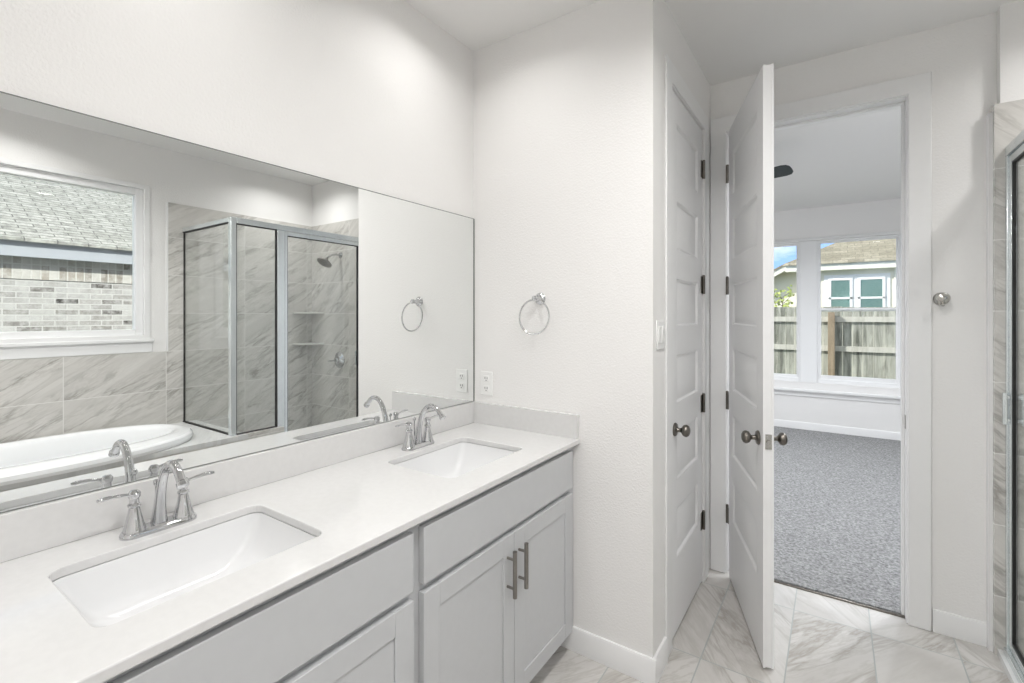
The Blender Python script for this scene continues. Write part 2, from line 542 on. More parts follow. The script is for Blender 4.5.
casing_yplane('trim_doorway', .985, 1.754, 2.452, YB, .088, 'flat white casing around the bedroom doorway')
struct(MB().box(.967, .985, YB - .003, 2.984, 0, 2.452).box(1.754, 1.772, YB - .003, 2.984, 0, 2.452).box(.967, 1.772, YB - .003, 2.984, 2.452, 2.47)
       .box(1.742, 1.754, 2.91, 2.945, 0, 2.44).box(.985, .997, 2.91, 2.945, 0, 2.44).box(.985, 1.754, 2.91, 2.945, 2.44, 2.452),
       'trim_doorway_jamb', M['trim'], 'white jamb lining the bedroom doorway', 'door jamb', bevel=.002)
sp_ = MB().box(1.7525, 1.7555, 2.872, 2.902, .90, .965).build('strike_plate', M['nickel'], bevel=.002)
tag(sp_, 'small metal strike plate on the right jamb of the doorway', 'strike plate')
struct(MB().poly([(XE, 1.988, 0), (XE, 2.072, 0), (XE, 2.072, 2.436), (XE, 2.686, 2.436), (XE, 2.686, 0), (XE, 2.772, 0), (XE, 2.772, 2.52), (XE, 1.988, 2.52)], (.009, 0, 0)),
       'trim_closet', M['trim'], 'flat white casing around the closet door', 'door casing', bevel=.003)
struct(MB().box(XE - .1, XE + .003, 2.06, 2.080, 0, 2.431).box(XE - .1, XE + .003, 2.680, 2.70, 0, 2.431).box(XE - .1, XE + .003, 2.06, 2.70, 2.431, 2.47),
       'trim_closet_jamb', M['trim'], 'white jamb lining the closet doorway', 'door jamb')


# ------------------------------------------------------------------ doors
def door_slab(wd, ht, t0, t1):
    """six-panel door, hinge edge at x=0, thickness t0..t1 along y"""
    mb = MB()
    core = .009
    mb.box(0.002, wd - .002, t0 + core, t1 - core, 0.002, ht - .002)
    st = .098
    tops = [2.285 - .346 * k for k in range(6)]
    ph = .225
    zs = [ht] + sum([[t, t - ph] for t in tops], []) + [0]
    for side in (0, 1):
        f = t0 if side == 0 else t1
        b = t0 + core if side == 0 else t1 - core
        lo, hi = min(f, b), max(f, b)
        mb.box(0, st, lo, hi, 0, ht).box(wd - st, wd, lo, hi, 0, ht)
        for i in range(0, len(zs), 2):
            mb.box(st, wd - st, lo, hi, zs[i + 1], zs[i])
        dirn = 1 if side == 0 else -1
        for t in tops:
            z1, z0 = t, t - ph
            # sloping moulding around the opening and a raised field
            def ring(ins, d):
                y = f + dirn * d
                return [(st + ins, y, z0 + ins), (wd - st - ins, y, z0 + ins), (wd - st - ins, y, z1 - ins), (st + ins, y, z1 - ins)]
            mb.loft([ring(0, .001), ring(.006, .001), ring(.014, core), ring(.016, core + .001), ring(0, core + .001)], closed=True)
            mb.loft([ring(.022, core + .001), ring(.022, core), ring(.045, .003)])
    return mb


def knob(parent, x, z, y, sgn, name='door_knob'):
    prof = [(.0, 0), (.033, 0), (.034, .004), (.030, .010), (.014, .013), (.011, .018), (.011, .030), (.016, .034), (.026, .040), (.030, .049), (.030, .056), (.025, .064), (.014, .069), (.0005, .070)]
    prof = [(.0005 if i == 0 else q * .88, h_ * .95) for i, (q, h_) in enumerate(prof)]
    MB().lathe(prof, (x, y, z), (0, sgn, 0), 28).build(name, M['pewter'], parent)


def hinges(parent, zlist, pin, leaf):
    for z in zlist:
        mb = MB()
        mb.cyl((pin[0], pin[1], z - .048), (pin[0], pin[1], z + .048), .0075, 14)
        mb.lathe([(.0075, 0), (.006, .004), (.0005, .006)], (pin[0], pin[1], z + .048), (0, 0, 1), 14)
        mb.box(*leaf, z - .045, z + .045)
        mb.build('hinge', M['pewter'], parent)


HZ = (2.215, 1.597, .963, .335)
d1 = thing('door_1', 'closed white six panel closet door left of the open bedroom door', 'door', (XE - .02, 2.6765, .012), -PI / 2, kind='structure')
door_slab(.593, 2.413, -.019, .016).build('door_slab', M['door'], d1, bevel=.0015, seg=1)
knob(d1, .53, .915, .016, 1)
hinges(d1, [z - .012 for z in HZ], (-.004, .024), (-.003, .03, .0155, .0185))
d2 = thing('door_2', 'white six panel bedroom door standing open into the bathroom', 'door', (.987, YB - .022, .012), math.radians(-70.2), kind='structure')
door_slab(.706, 2.433, .004, .044).xf(Matrix.Translation((.028, 0, 0))).build('door_slab', M['door'], d2, bevel=.0015, seg=1)
knob(d2, .667, .912, .004, -1)
knob(d2, .667, .912, .044, 1)
MB().box(.7335, .736, .012, .036, .882, .942).cyl((.735, .024, .912), (.744, .024, .912), .008, 12).build('latch_plate', M['steel'], d2)
hinges(d2, [z - .012 for z in HZ], (0, 0), (-.003, .0278, .000, .003))

# ------------------------------------------------------------------ vanity cabinet
CX, CF = .55, .571            # carcass face, door face
VY0 = -.03
van = thing('vanity_cabinet', 'long pale grey double vanity cabinet under the white countertop', 'cabinet', (0, VY0, 0))
L = YE - VY0


def vy(y):
    return y - VY0


mb = MB().box(.022, CX - .02, 0, .018, .10, .886).box(.022, CX - .02, L - .02, L - .002, .10, .886).box(.022, CX - .02, .018, L - .02, .10, .118).box(.022, .03, .018, L - .02, .118, .886).box(CX - .02, CX, 0, L - .002, .10, .886)
mb.build('body', M['cab'], van, bevel=.001, seg=1)
MB().box(.022, .475, 0, L - .002, 0, .10).build('toe_kick', M['cab'], van)
for a, b in ((.03, .877), (.914, 1.782)):
    MB().box(CX + .001, CF, vy(a), vy(b), .712, .866).build('drawer_front', M['cab'], van, bevel=.002)


def shaker(a, b, z0, z1):
    mb = MB()
    s_ = .062
    mb.box(CX + .001, CF, a, a + s_, z0, z1).box(CX + .001, CF, b - s_, b, z0, z1)
    mb.box(CX + .001, CF, a + s_, b - s_, z0, z0 + s_).box(CX + .001, CF, a + s_, b - s_, z1 - s_, z1)
    mb.box(CX + .001, CF - .005, a + s_, b - s_, z0 + s_, z1 - s_)
    return mb


def pull(parent, y, zc):
    hl = .077
    mb = MB().cyl((CF + .031, y, zc - hl), (CF + .031, y, zc + hl), .0076, 16)
    for dz in (-.048, .048):
        mb.cyl((CF, y, zc + dz), (CF + .031, y, zc + dz), .0045, 12)
    mb.build('handle', M['nickel'], parent)


for a, b, hy in ((.03, .452, .417), (.455, .877, .49), (.914, 1.3465, 1.304), (1.3495, 1.782, 1.374)):
    d = shaker(vy(a), vy(b), .112, .690).build('door', M['cab'], van, bevel=.0015, seg=2)
    pull(d, vy(hy), .573)

# ------------------------------------------------------------------ countertop, sinks
S1, S2 = (.306, .478), (.306, 1.361)
SW, SL = .316, .43
top = thing('countertop', 'white quartz countertop with two sink cutouts and a low backsplash', 'countertop', (0, VY0, .888))
outer = [(.0, 0), (.582, 0), (.582, L), (.0, L)]
holes = [rrect(c[0], vy(c[1]), SW, SL, .03) for c in (S1, S2)]
MB().prism(outer, holes, 0, .021).build('slab', M['quartz'], top, bevel=.003, smooth=False)
MB().box(0, .02, 0, L, .021, .122).build('backsplash', M['quartz'], top, bevel=.0015, seg=1)
MB().box(.02, .578, L - .02, L, .021, .122).build('side_splash', M['quartz'], top)


def make_sink(name, label, c):
    t = thing(name, label, 'sink', (c[0], c[1], .888), 0, 'undermount sinks in the vanity')
    spec = [(.03, .03, .03, 0), (.03, .03, .03, -.001), (-.0, -.0, .03, -.001), (-.003, -.004, .03, -.012), (-.010, -.030, .028, -.045), (-.020, -.075, .026, -.080), (-.034, -.130, .026, -.106), (-.056, -.20, .03, -.122), (-.10, -.28, .035, -.130), (-.20, -.36, .03, -.134)]
    rings = []
    for dw, dl, r, z in spec:
        w_, l_ = SW + dw, SL + dl
        rings.append([(x, y, z) for x, y in rrect(0, 0, w_, l_, min(r, w_ / 2 - .002), 6)])
    # outside shell
    back = [(.03, .03, .03, -.012), (.012, .0, .032, -.05), (-.01, -.03, .04, -.095), (-.04, -.10, .05, -.135), (-.2, -.34, .03, -.15)]
    r2 = []
    for dw, dl, r, z in reversed(back):
        w_, l_ = SW + dw, SL + dl
        r2.append([(x, y, z) for x, y in rrect(0, 0, w_, l_, min(r, w_ / 2 - .002), 6)])
    mb = MB().loft(rings, cap0=False, cap1=True)
    mb2 = mb.loft(r2 + [rings[0]], cap0=True, cap1=False)
    bmesh.ops.remove_doubles(mb2.bm, verts=mb2.bm.verts, dist=1e-6)
    mb2.build('bowl', M['ceramic'], t)
    MB().lathe([(.0225, 0), (.0225, .004), (.019, .006), (.0175, .004), (.0175, .007), (.012, .009), (.0005, .0095)], (0, 0, -.1365), (0, 0, 1), 24).build('drain', M['chrome'], t)
    return t


make_sink('sink', 'white rectangular undermount sink nearest the camera in the countertop', S1)
make_sink('sink', 'white rectangular undermount sink nearest the towel ring wall', S2)


# ------------------------------------------------------------------ faucets
def make_faucet(label, y):
    t = thing('faucet', label, 'faucet', (.100, y, .9092), 0, 'chrome faucets on the vanity')
    # base plate: elongated rounded plate along y
    rings = [[(x, yy, z) for x, yy in rrect(0, 0, w_, l_, w_ / 2 - .001, 8)] for w_, l_, z in ((.050, .160, 0), (.050, .160, .006), (.044, .154, .012), (.036, .146, .015))]
    MB().loft(rings).build('base_plate', M['chrome'], t)
    # spout: tapered body rising then arching forward
    ctrl = [((-.004, .012), .0185), ((-.003, .03), .0158), ((0, .055), .0132), ((.006, .085), .0112), ((.015, .115), .0102), ((.028, .142), .0098), ((.046, .161), .0097), ((.066, .170), .0097), ((.087, .168), .0097), ((.105, .158), .0098), ((.118, .144), .0098)]
    pts = [(x, 0, z) for (x, z), _ in ctrl]
    rad = [q for _, q in ctrl]
    # smooth the path by midpoint subdivision
    for _ in range(2):
        P_, R_ = [pts[0]], [rad[0]]
        for a_, b_, ra, rb in zip(pts[:-1], pts[1:], rad[:-1], rad[1:]):
            P_ += [tuple(.75 * p + .25 * q for p, q in zip(a_, b_)), tuple(.25 * p + .75 * q for p, q in zip(a_, b_))]
            R_ += [.75 * ra + .25 * rb, .25 * ra + .75 * rb]
        pts, rad = P_ + [pts[-1]], R_ + [rad[-1]]
    e = Vector(pts[-1])
    dr = (e - Vector(pts[-2])).normalized()
    pts.append(tuple(e + dr * .008))
    rad.append(.0098)
    MB().tube(pts, rad, 18).lathe([(.0098, 0), (.0125, .003), (.0128, .013), (.0095, .015), (.0005, .0155)], e + dr * .008, dr, 18).build('spout', M['chrome'], t)
    for s_ in (-1, 1):
        yy = s_ * .0515
        body = MB().lathe([(.0245, 0), (.0245, .006), (.0222, .014), (.0170, .034), (.0128, .052), (.0108, .064), (.0135, .067), (.0138, .071), (.0098, .075), (.0095, .084), (.0125, .089), (.0128, .097), (.0085, .103), (.0005, .1045)],
                          (0, yy, .004), (0, 0, 1), 24).build('valve_body', M['chrome'], t)
        lp, lr = [], []
        for i in range(9):
            u = i / 8
            lp.append((.004 * u, yy + s_ * (.004 + .066 * u), .098 + .006 * math.sin(u * PI * .7) + .001 * u))
            lr.append(.0058 + .0022 * u if i < 8 else .0055)
        MB().tube(lp, lr, 12, flat_=.62).build('lever', M['chrome'], body)
    MB().cyl((-.023, 0, .012), (-.023, 0, .100), .0026, 10).lathe([(.0026, 0), (.006, .004), (.0068, .010), (.005, .015), (.0005, .017)], (-.023, 0, .098), (0, 0, 1), 14).build('lift_rod', M['chrome'], t)
    return t


make_faucet('two handle chrome faucet behind the sink nearest the camera', .478)
make_faucet('two handle chrome faucet behind the sink nearest the towel ring wall', 1.358)

# ------------------------------------------------------------------ mirror
mir = thing('wall_mirror', 'wide frameless mirror on the wall above the vanity backsplash', 'mirror', (0, VY0, 1.0115))
MB().box(.0005, .006, 0, L - .004, 0, .8975).build('glass', M['mirror'], mir, smooth=False)
E_ = .0022
MB().box(.0005, .0072, -E_, L - .004 + .0006, -.0012, E_ * .6).box(.0005, .0072, 0, L - .003, .8975, .8975 + E_).box(.0005, .0075, L - .007, L - .0012, 0, .8975).build('edge', M['edge'], mir)

# ------------------------------------------------------------------ towel ring, hook, outlet, switch
tr = thing('towel_ring', 'chrome towel ring on the wall at the end of the vanity', 'towel ring', (.385, YE, 1.508))
MB().lathe([(.0005, 0), (.026, 0), (.027, .004), (.022, .010), (.012, .016), (.009, .022), (.009, .040), (.012, .044), (.0125, .054), (.008, .059), (.0005, .060)], (0, 0, 0), (0, -1, 0), 24).build('mount', M['chrome'], tr)
RR = .076
MB().tube([(RR * math.sin(a), -.049 - .012 * (1 - math.cos(a)) / 2, -.005 - RR + RR * math.cos(a)) for a in [2 * PI * i / 48 for i in range(48)]], .0038, 10, closed=True).build('ring', M['chrome'], tr)

hk = thing('robe_hook', 'small chrome robe hook on the wall right of the bedroom doorway', 'hook', (1.876, YB, 1.508))
MB().lathe([(.0005, 0), (.028, 0), (.029, .004), (.023, .011), (.013, .016), (.0105, .022), (.0105, .030), (.0005, .031)], (0, 0, 0), (0, -1, 0), 24).build('mount', M['steel'], hk)
MB().lathe([(.0005, 0), (.010, .001), (.018, .006), (.024, .014), (.025, .022), (.021, .030), (.012, .034), (.0005, .035)], (0, -.028, 0), (0, -1, .12), 24).tube([(0, -.024, -.006), (0, -.032, -.020), (0, -.046, -.028), (0, -.056, -.020)], [.007, .0065, .0065, .0085], 14).build('prongs', M['steel'], hk)

ot = thing('electrical_outlet', 'white duplex electrical outlet low on the wall above the side splash', 'outlet', (.084, YE, 1.104))
MB().box(-.036, .036, -.005, 0, -.058, .058).build('cover_plate', M['plastic'], ot, bevel=.003)
for dz in (-.024, .024):
    r_ = MB().box(-.0165, .0165, -.0075, -.004, dz - .015, dz + .015).build('receptacle', M['plastic'], ot, bevel=.002)
    MB().box(-.008, -.005, -.0082, -.007, dz - .002, dz + .008).box(.005, .008, -.0082, -.007, dz - .002, dz + .007).cyl((0, -.0082, dz - .009), (0, -.007, dz - .009), .0028, 10).build('socket_slots', M['slot'], r_)

ls = thing('light_switch', 'white light switch plate on the closet wall beside the door casing', 'light switch', (XE, 1.92, 1.355))
MB().box(0, .005, -.053, .053, -.058, .058).build('cover_plate', M['plastic'], ls, bevel=.003)
for dy in (-.023, .023):
    MB().poly([(.004, dy - .0165, -.033), (.0075, dy - .0165, -.033), (.0105, dy - .0165, .033), (.004, dy - .0165, .033)], (0, .033, 0)).build('rocker', M['plastic'], ls, bevel=.001)

# ------------------------------------------------------------------ bathtub and its deck
DZ = .578
TC = (2.41, .73)
deck_out = [(2.03, -.6), (XW - .012, -.6), (XW - .012, 1.755), (2.03, 1.755)]
dk = struct(MB().prism(deck_out, [sell(TC[0], TC[1], .405, .745)], DZ - .03, DZ), 'trim_tub_deck', M['tile_dk'], 'pale tiled deck around the bathtub, seen in the mirror', 'tub deck')
struct(MB().box(2.036, 2.075, -.6, 1.755, 0, DZ - .03).box(2.075, XW - .012, 1.66, 1.755, 0, DZ - .03), 'wall_tub_front', M['tile_yz'], 'tiled front of the tub deck', 'wall tile')
struct(MB().box(2.036, 2.136, 1.755, 2.03, 0, DZ), 'wall_knee', M['tile_yz'], 'low tiled wall under the fixed shower pane', 'wall tile')
struct(MB().box(2.045, 2.136, 2.03, YS, 0, .03), 'trim_shower_curb', M['tile_dk'], 'low curb under the shower door', 'shower curb')
struct(MB().box(2.136, XW - .012, 1.755, YS, 0, .02), 'floor_shower', M['tile_dk'], 'shower pan floor', 'shower floor')
tub = thing('bathtub', 'white oval drop-in bathtub under the window, seen in the mirror', 'bathtub', (TC[0], TC[1], DZ))
IC = (.055, .0)
rings = []
for cx_, cy_, a, b, z, e in ((0, 0, .44, .785, .002, 2.3), (0, 0, .447, .792, .016, 2.3), (0, 0, .442, .787, .032, 2.3), (.003, 0, .43, .775, .042, 2.3), (.02, 0, .38, .745, .046, 2.35), (.045, 0, .325, .715, .044, 2.4),
                             (.05, 0, .300, .695, .036, 2.4), (.05, 0, .288, .684, .02, 2.4), (.05, 0, .278, .67, -.05, 2.45), (.05, 0, .262, .64, -.18, 2.5), (.05, 0, .24, .60, -.30, 2.5), (.05, 0, .20, .54, -.355, 2.5), (.05, 0, .12, .42, -.368, 2.3)):
    rings.append([(x, y, z * 1.35 if z > 0 else z) for x, y in sell(cx_, cy_, a, b, e, 72)])
under = []
for cx_, cy_, a, b, z, e in ((.05, 0, .12, .42, -.378, 2.3), (.05, 0, .21, .55, -.365, 2.5), (.05, 0, .255, .615, -.30, 2.5), (.045, 0, .29, .67, -.04, 2.45), (.03, 0, .35, .69, .0, 2.3)):
    under.append([(x, y, z) for x, y in sell(cx_, cy_, a, b, e, 72)])
MB().loft(list(reversed(under)) + list(reversed(list(reversed([])))) if False else rings, cap0=False).loft(under + [rings[0]], cap1=False).build('shell', M['acrylic'], tub)
MB().lathe([(.034, 0), (.034, .006), (.026, .012), (.0005, .013)], (.05, -.628, -.13), (0, 1, .15), 24).build('overflow_cover', M['chrome'], tub)


# ------------------------------------------------------------------ tub window (reflected)
def slab_frame(mb, x0, x1, y0, y1, z0, z1, wd):
    """rectangular frame in the y-z plane"""
    mb.box(x0, x1, y0, y0 + wd, z0, z1).box(x0, x1, y1 - wd, y1, z0, z1).box(x0, x1, y0 + wd, y1 - wd, z0, z0 + wd).box(x0, x1, y0 + wd, y1 - wd, z1 - wd, z1)
    return mb


w1 = thing('window_1', 'wide white framed picture window above the bathtub, seen in the mirror', 'window', (XW, .7375, WZ0), kind='structure')
hw, hh = (WY1 - WY0) / 2, WZ1 - WZ0
slab_frame(MB(), -.010, .1, -hw - .016, hw + .016, -.012, hh + .016, .034).build('jamb_lining', M['trim'], w1, bevel=.002)
slab_frame(MB(), .02, .085, -hw + .018, hw - .018, .018, hh - .018, .048).build('window_frame', M['vinyl'], w1, bevel=.003)
MB().box(.05, .056, -hw + .06, hw - .06, .06, hh - .06).build('pane', M['glass'], w1, smooth=False)
MB().box(-.028, .04, -hw - .04, hw + .04, -.03, -.006).build('window_stool', M['trim'], w1, bevel=.004)
MB().box(-.013, .0, -hw - .032, hw + .032, -.108, -.03).build('apron', M['trim'], w1, bevel=.003)

# ------------------------------------------------------------------ shower
sh = thing('shower_enclosure', 'framed corner shower enclosure of clear glass and bright metal', 'shower', (GX, PY, 0))
f = .018
ZT, ZB2, ZD = 2.136, DZ, .03
# corner post, jambs, header
MB().box(-.02, .02, -.02, .02, DZ, ZT).build('corner_post', M['alu'], sh, bevel=.004)
MB().box(-f, f, .02, YS - PY, ZT - .042, ZT).build('header', M['alu'], sh, bevel=.003)
mull = 2.036 - PY
MB().box(-f, f, mull - .042, mull + .018, ZD, ZT - .042).build('mullion', M['alu'], sh, bevel=.004)
MB().box(-f, f, YS - PY - .026, YS - PY, ZD, ZT - .042).build('wall_jamb', M['alu'], sh, bevel=.003)
MB().box(-f - .01, f + .01, mull + .018, YS - PY - .026, ZD, ZD + .03).build('sill_track', M['alu'], sh, bevel=.003)
# fixed pane next to the door
fp = MB().box(-.003, .003, .02, mull - .042, DZ + .012, ZT - .042).build('fixed_pane', M['sglass'], sh, smooth=False)
MB().box(-.012, .012, .02, .026, DZ, ZT - .042).box(-.012, .012, mull - .047, mull - .042, DZ, ZT - .042).box(-.012, .012, .02, mull - .042, DZ, DZ + .006).box(-.012, .012, .02, mull - .042, ZT - .048, ZT - .042).build('gasket', M['black'], fp)
# return pane towards the window wall
rl = XW - .012 - GX
rp = MB().box(.02, rl, -.003, .003, DZ + .012, ZT - .03).build('return_pane', M['sglass'], sh, smooth=False)
MB().box(.02, rl, -.015, .015, ZT - .032, ZT).build('return_rail', M['alu'], rp, bevel=.003)
MB().box(.018, .023, -.006, .006, DZ, ZT - .032).box(rl - .006, rl, -.006, .006, DZ, ZT - .032).box(.02, rl, -.012, .012, DZ, DZ + .006).box(.02, rl, -.012, .012, ZT - .038, ZT - .032).build('gasket', M['black'], rp)
# door
y0, y1 = mull + .020, YS - PY - .029
dz0, dz1 = ZD + .034, ZT - .047
dr_ = MB().box(-.003, .003, y0, y1, dz0, dz1).build('door', M['sglass'], sh, smooth=False)
fr = MB()
fr.box(-.012, .012, y0, y0 + .022, dz0, dz1).box(-.012, .012, y1 - .026, y1, dz0, dz1).box(-.012, .012, y0 + .022, y1 - .026, dz0, dz0 + .026).box(-.012, .012, y0 + .022, y1 - .026, dz1 - .03, dz1)
fr.build('door_frame', M['alu'], dr_, bevel=.002)
gk = MB()
gk.box(-.008, .008, y0 + .022, y0 + .026, dz0 + .026, dz1 - .03).box(-.008, .008, y1 - .034, y1 - .026, dz0 + .026, dz1 - .03).box(-.008, .008, y0 + .022, y1 - .026, dz0 + .026, dz0 + .034).box(-.008, .008, y0 + .022, y1 - .026, dz1 - .036, dz1 - .03)
gk.build('gasket', M['black'], dr_)
hd = MB()
for sx in (-1, 1):
    hd.box(sx * .028 - .006, sx * .028 + .006, y1 - .03, y1 - .006, 0.985, 1.115).box(min(sx * .012, sx * .03), max(sx * .012, sx * .03), y1 - .024, y1 - .012, 0.995, 1.01).box(min(sx * .012, sx * .03), max(sx * .012, sx * .03), y1 - .024, y1 - .012, 1.09, 1.105)
hd.build('door_pull', M['alu'], dr_, bevel=.002)

sd = thing('showerhead', 'round chrome shower head on the tiled end wall of the shower', 'shower head', (2.405, YS, 2.005))
MB().lathe([(.0005, 0), (.028, 0), (.028, .004), (.018, .012), (.0005, .013)], (0, 0, 0), (0, -1, 0), 24).build('flange', M['chrome'], sd)
MB().tube([(0, -.005, 0), (0, -.05, .002), (0, -.10, -.008), (0, -.135, -.032), (0, -.15, -.048)], .0095, 14).build('arm', M['chrome'], sd)
hdir = Vector((0, -.55, -.83)).normalized()
MB().lathe([(.012, 0), (.016, .012), (.018, .018), (.030, .026), (.064, .040), (.070, .048), (.070, .056), (.064, .060), (.0005, .061)], (0, -.146, -.043), hdir, 32).build('head', M['nickel'], sd)
sv = thing('shower_valve', 'round chrome shower valve with a lever on the tiled end wall', 'shower valve', (2.418, YS, 1.012))
MB().lathe([(.0005, 0), (.075, 0), (.077, .004), (.070, .010), (.036, .016), (.028, .022), (.027, .045), (.020, .052), (.0005, .053)], (0, 0, 0), (0, -1, 0), 32).build('trim_plate', M['chrome'], sv)
MB().tube([(0, -.046, 0), (.02, -.054, -.004), (.055, -.062, -.010), (.085, -.064, -.012)], [.010, .009, .008, .007], 14).build('lever', M['chrome'], sv)
for z, lb in ((1.459, 'upper marble corner shelf in the shower, seen in the mirror'), (1.158, 'lower marble corner shelf in the shower, seen in the mirror')):
    pts = [(0, 0)] + [(-.205 * math.cos(a) ** .8, -.205 * math.sin(a) ** .8) for a in [PI / 2 * i / 10 for i in range(11)]]
    o = MB().poly([(x, y, 0) for x, y in pts], (0, 0, .018)).build('corner_shelf', M['shelf'], loc=(XW - .012, YS, z - .009), bevel=.003)
    tag(o, lb, 'shelf', 'corner shelves in the shower')


# ------------------------------------------------------------------ recessed ceiling lights and added fill cans
def can_light(x, y, z, power, label, group, spread=2.6, color=(1.0, .985, .97)):
    t = thing('recessed_light', label, 'ceiling light', (x, y, z), 0, group)
    MB().lathe([(.066, -.001), (.066, -.006), (.074, -.009), (.086, -.007), (.090, -.001)], (0, 0, 0), (0, 0, 1), 32).build('trim_ring', M['plastic'], t)
    MB().lathe([(.066, -.001), (.066, -.004), (.03, -.005), (.0005, -.005)], (0, 0, 0), (0, 0, 1), 32).build('lens', M['lens'], t)
    l = bpy.data.lights.new('can', 'AREA')
    l.shape = 'DISK'
    l.size = .13
    l.energy = power
    l.spread = spread
    l.color = color
    lo = bpy.data.objects.new('lamp', l)
    COL.objects.link(lo)
    lo.parent = t
    lo.location = (0, 0, -.012)
    return t


M['lens'] = emit('lit_lens', (1, .96, .9), 6.0)
CG = 'recessed ceiling lights of the bathroom'
can_light(.36, 1.38, ZC, CAN_W * .36, 'recessed light over the sink nearest the towel ring wall', CG)
can_light(.36, .47, ZC, CAN_W * .36, 'recessed light over the sink nearest the camera', CG)
can_light(1.60, -.75, ZC, CAN_W * 2.6, 'added fill light behind the camera', CG)  # added out of view to brighten the doors and back wall
can_light(1.45, .65, ZC, CAN_W * 1.2, 'added fill light over the middle of the bathroom', CG)  # added fill can, no known fixture; lifts the general brightness
can_light(1.38, 1.32, ZC, CAN_W * 1.2, 'added fill light between the vanity and the shower', CG)  # added to brighten the closet door and the open door, no known fixture
can_light(2.45, 2.38, ZC, CAN_W * .75, 'recessed light over the shower, seen in the mirror', CG)
can_light(2.40, .60, ZC, CAN_W * 1.1, 'added fill light over the bathtub', CG)  # added fill for the tub side and window wall, not a known lamp
BG = 'added fill lights of the bedroom'
for bx in (-.5, 2.1):
    for by in (3.6, 5.2):
        can_light(bx, by, 2.735 if by < 4.25 else 2.77, CAN_W * 3.9, 'added fill light in the bedroom ceiling', BG, color=(.93, .96, 1.0))  # invented cans, added only to brighten the bedroom


def portal(loc, direction, sx, sy):
    l = bpy.data.lights.new('daylight_portal', 'AREA')
    l.shape = 'RECTANGLE'
    l.size, l.size_y = sx, sy
    l.cycles.is_portal = True
    o = bpy.data.objects.new('daylight_portal', l)
    COL.objects.link(o)
    o.location = loc
    o.rotation_euler = Vector(direction).to_track_quat('-Z', 'Z').to_euler()


portal((3.02, .7375, 1.837), (-1, 0, 0), 1.30, 1.1)
portal((1.215, YF + .14, 1.485), (0, -1, 0), 1.75, 1.78)

# ------------------------------------------------------------------ bedroom window and fan
w2 = thing('window_2', 'double white bedroom window seen through the doorway', 'window', (BX0, YF, BZ0), kind='structure')
BW, BH = BX1 - BX0, BZ1 - BZ0
MB().box(-.035, BW + .035, -.012, .0, BH, BH + .028).box(-.035, BW + .035, -.02, 0, BH + .028, BH + .035).build('head_casing', M['trim'], w2, bevel=.003)
MB().box(-.05, BW + .05, -.045, .02, -.115, -.085).build('window_stool', M['trim'], w2, bevel=.005)
MB().box(-.035, BW + .035, -.012, 0, -.175, -.115).build('apron', M['trim'], w2, bevel=.003)
MB().box(.79, .972, .015, .10, 0, BH).build('mullion', M['vinyl'], w2, bevel=.004)


def frame_xz(mb, x0, x1, y0, y1, z0, z1, wd, wb=None):
    wb = wb or wd
    return mb.box(x0, x0 + wd, y0, y1, z0, z1).box(x1 - wd, x1, y0, y1, z0, z1).box(x0 + wd, x1 - wd, y0, y1, z0, z0 + wb).box(x0 + wd, x1 - wd, y0, y1, z1 - wd, z1)


for k_, (x0, x1) in enumerate(((0, .79), (.972, BW))):
    frame_xz(MB(), x0, x1, .03, .10, 0, BH, .02, .05).build('window_frame', M['vinyl'], w2, bevel=.003)
    mid = .905
    if k_ == 0:
        us = frame_xz(MB(), x0 + .018, x1 - .018, .055, .085, .048, BH - .018, .022, .035).build('fixed_sash', M['vinyl'], w2, bevel=.002)
        MB().box(x0 + .036, x1 - .036, .066, .070, .08, BH - .036).build('pane', M['glass'], us, smooth=False)
        continue
    us = frame_xz(MB(), x0 + .018, x1 - .018, .068, .09, mid - .02, BH - .018, .018).build('upper_sash', M['vinyl'], w2, bevel=.002)
    MB().box(x0 + .034, x1 - .034, .077, .081, mid, BH - .034).build('pane', M['glass'], us, smooth=False)
    lo_ = frame_xz(MB(), x0 + .018, x1 - .018, .042, .066, .048, mid + .02, .024, .05).build('lower_sash', M['vinyl'], w2, bevel=.002)
    MB().box(x0 + .040, x1 - .040, .052, .056, .096, mid - .004).build('pane', M['glass'], lo_, smooth=False)

fan = thing('ceiling_fan', 'dark ceiling fan in the bedroom with one blade tip past the open door', 'ceiling fan', (.575, 4.22, 2.77))
MB().lathe([(.065, 0), (.065, -.02), (.03, -.055), (.0125, -.06)], (0, 0, 0), (0, 0, 1), 24).build('canopy', M['fan'], fan)
MB().cyl((0, 0, -.18), (0, 0, -.05), .0125, 14).build('downrod', M['fan'], fan)
MB().lathe([(.02, -.17), (.06, -.18), (.11, -.20), (.115, -.25), (.10, -.285), (.06, -.31), (.0005, -.315)], (0, 0, 0), (0, 0, 1), 32).build('motor_housing', M['fan'], fan)
for k in range(5):
    a = math.radians(-17 + 72 * k)
    mb = MB()
    out = [(.17, -.045), (.24, -.058), (.62, -.066), (.655, -.058), (.672, -.035), (.675, 0), (.672, .035), (.655, .058), (.62, .066), (.24, .058), (.17, .045)]
    mb.loft([[(x, y, -.004) for x, y in out], [(x, y, .004) for x, y in out]])
    mb.box(.08, .26, -.018, .018, -.008, -.003)
    mb.xf(Matrix.Rotation(a, 4, 'Z') @ Matrix.Translation((0, 0, -.262)) @ Matrix.Rotation(math.radians(-20), 4, 'X'))
    mb.build('blade', M['fan'], fan)

# ------------------------------------------------------------------ outside: brick house beyond the tub window
GZ = -.3
lw = MB().box(-12, 14, -8, 30, GZ - .1, GZ)
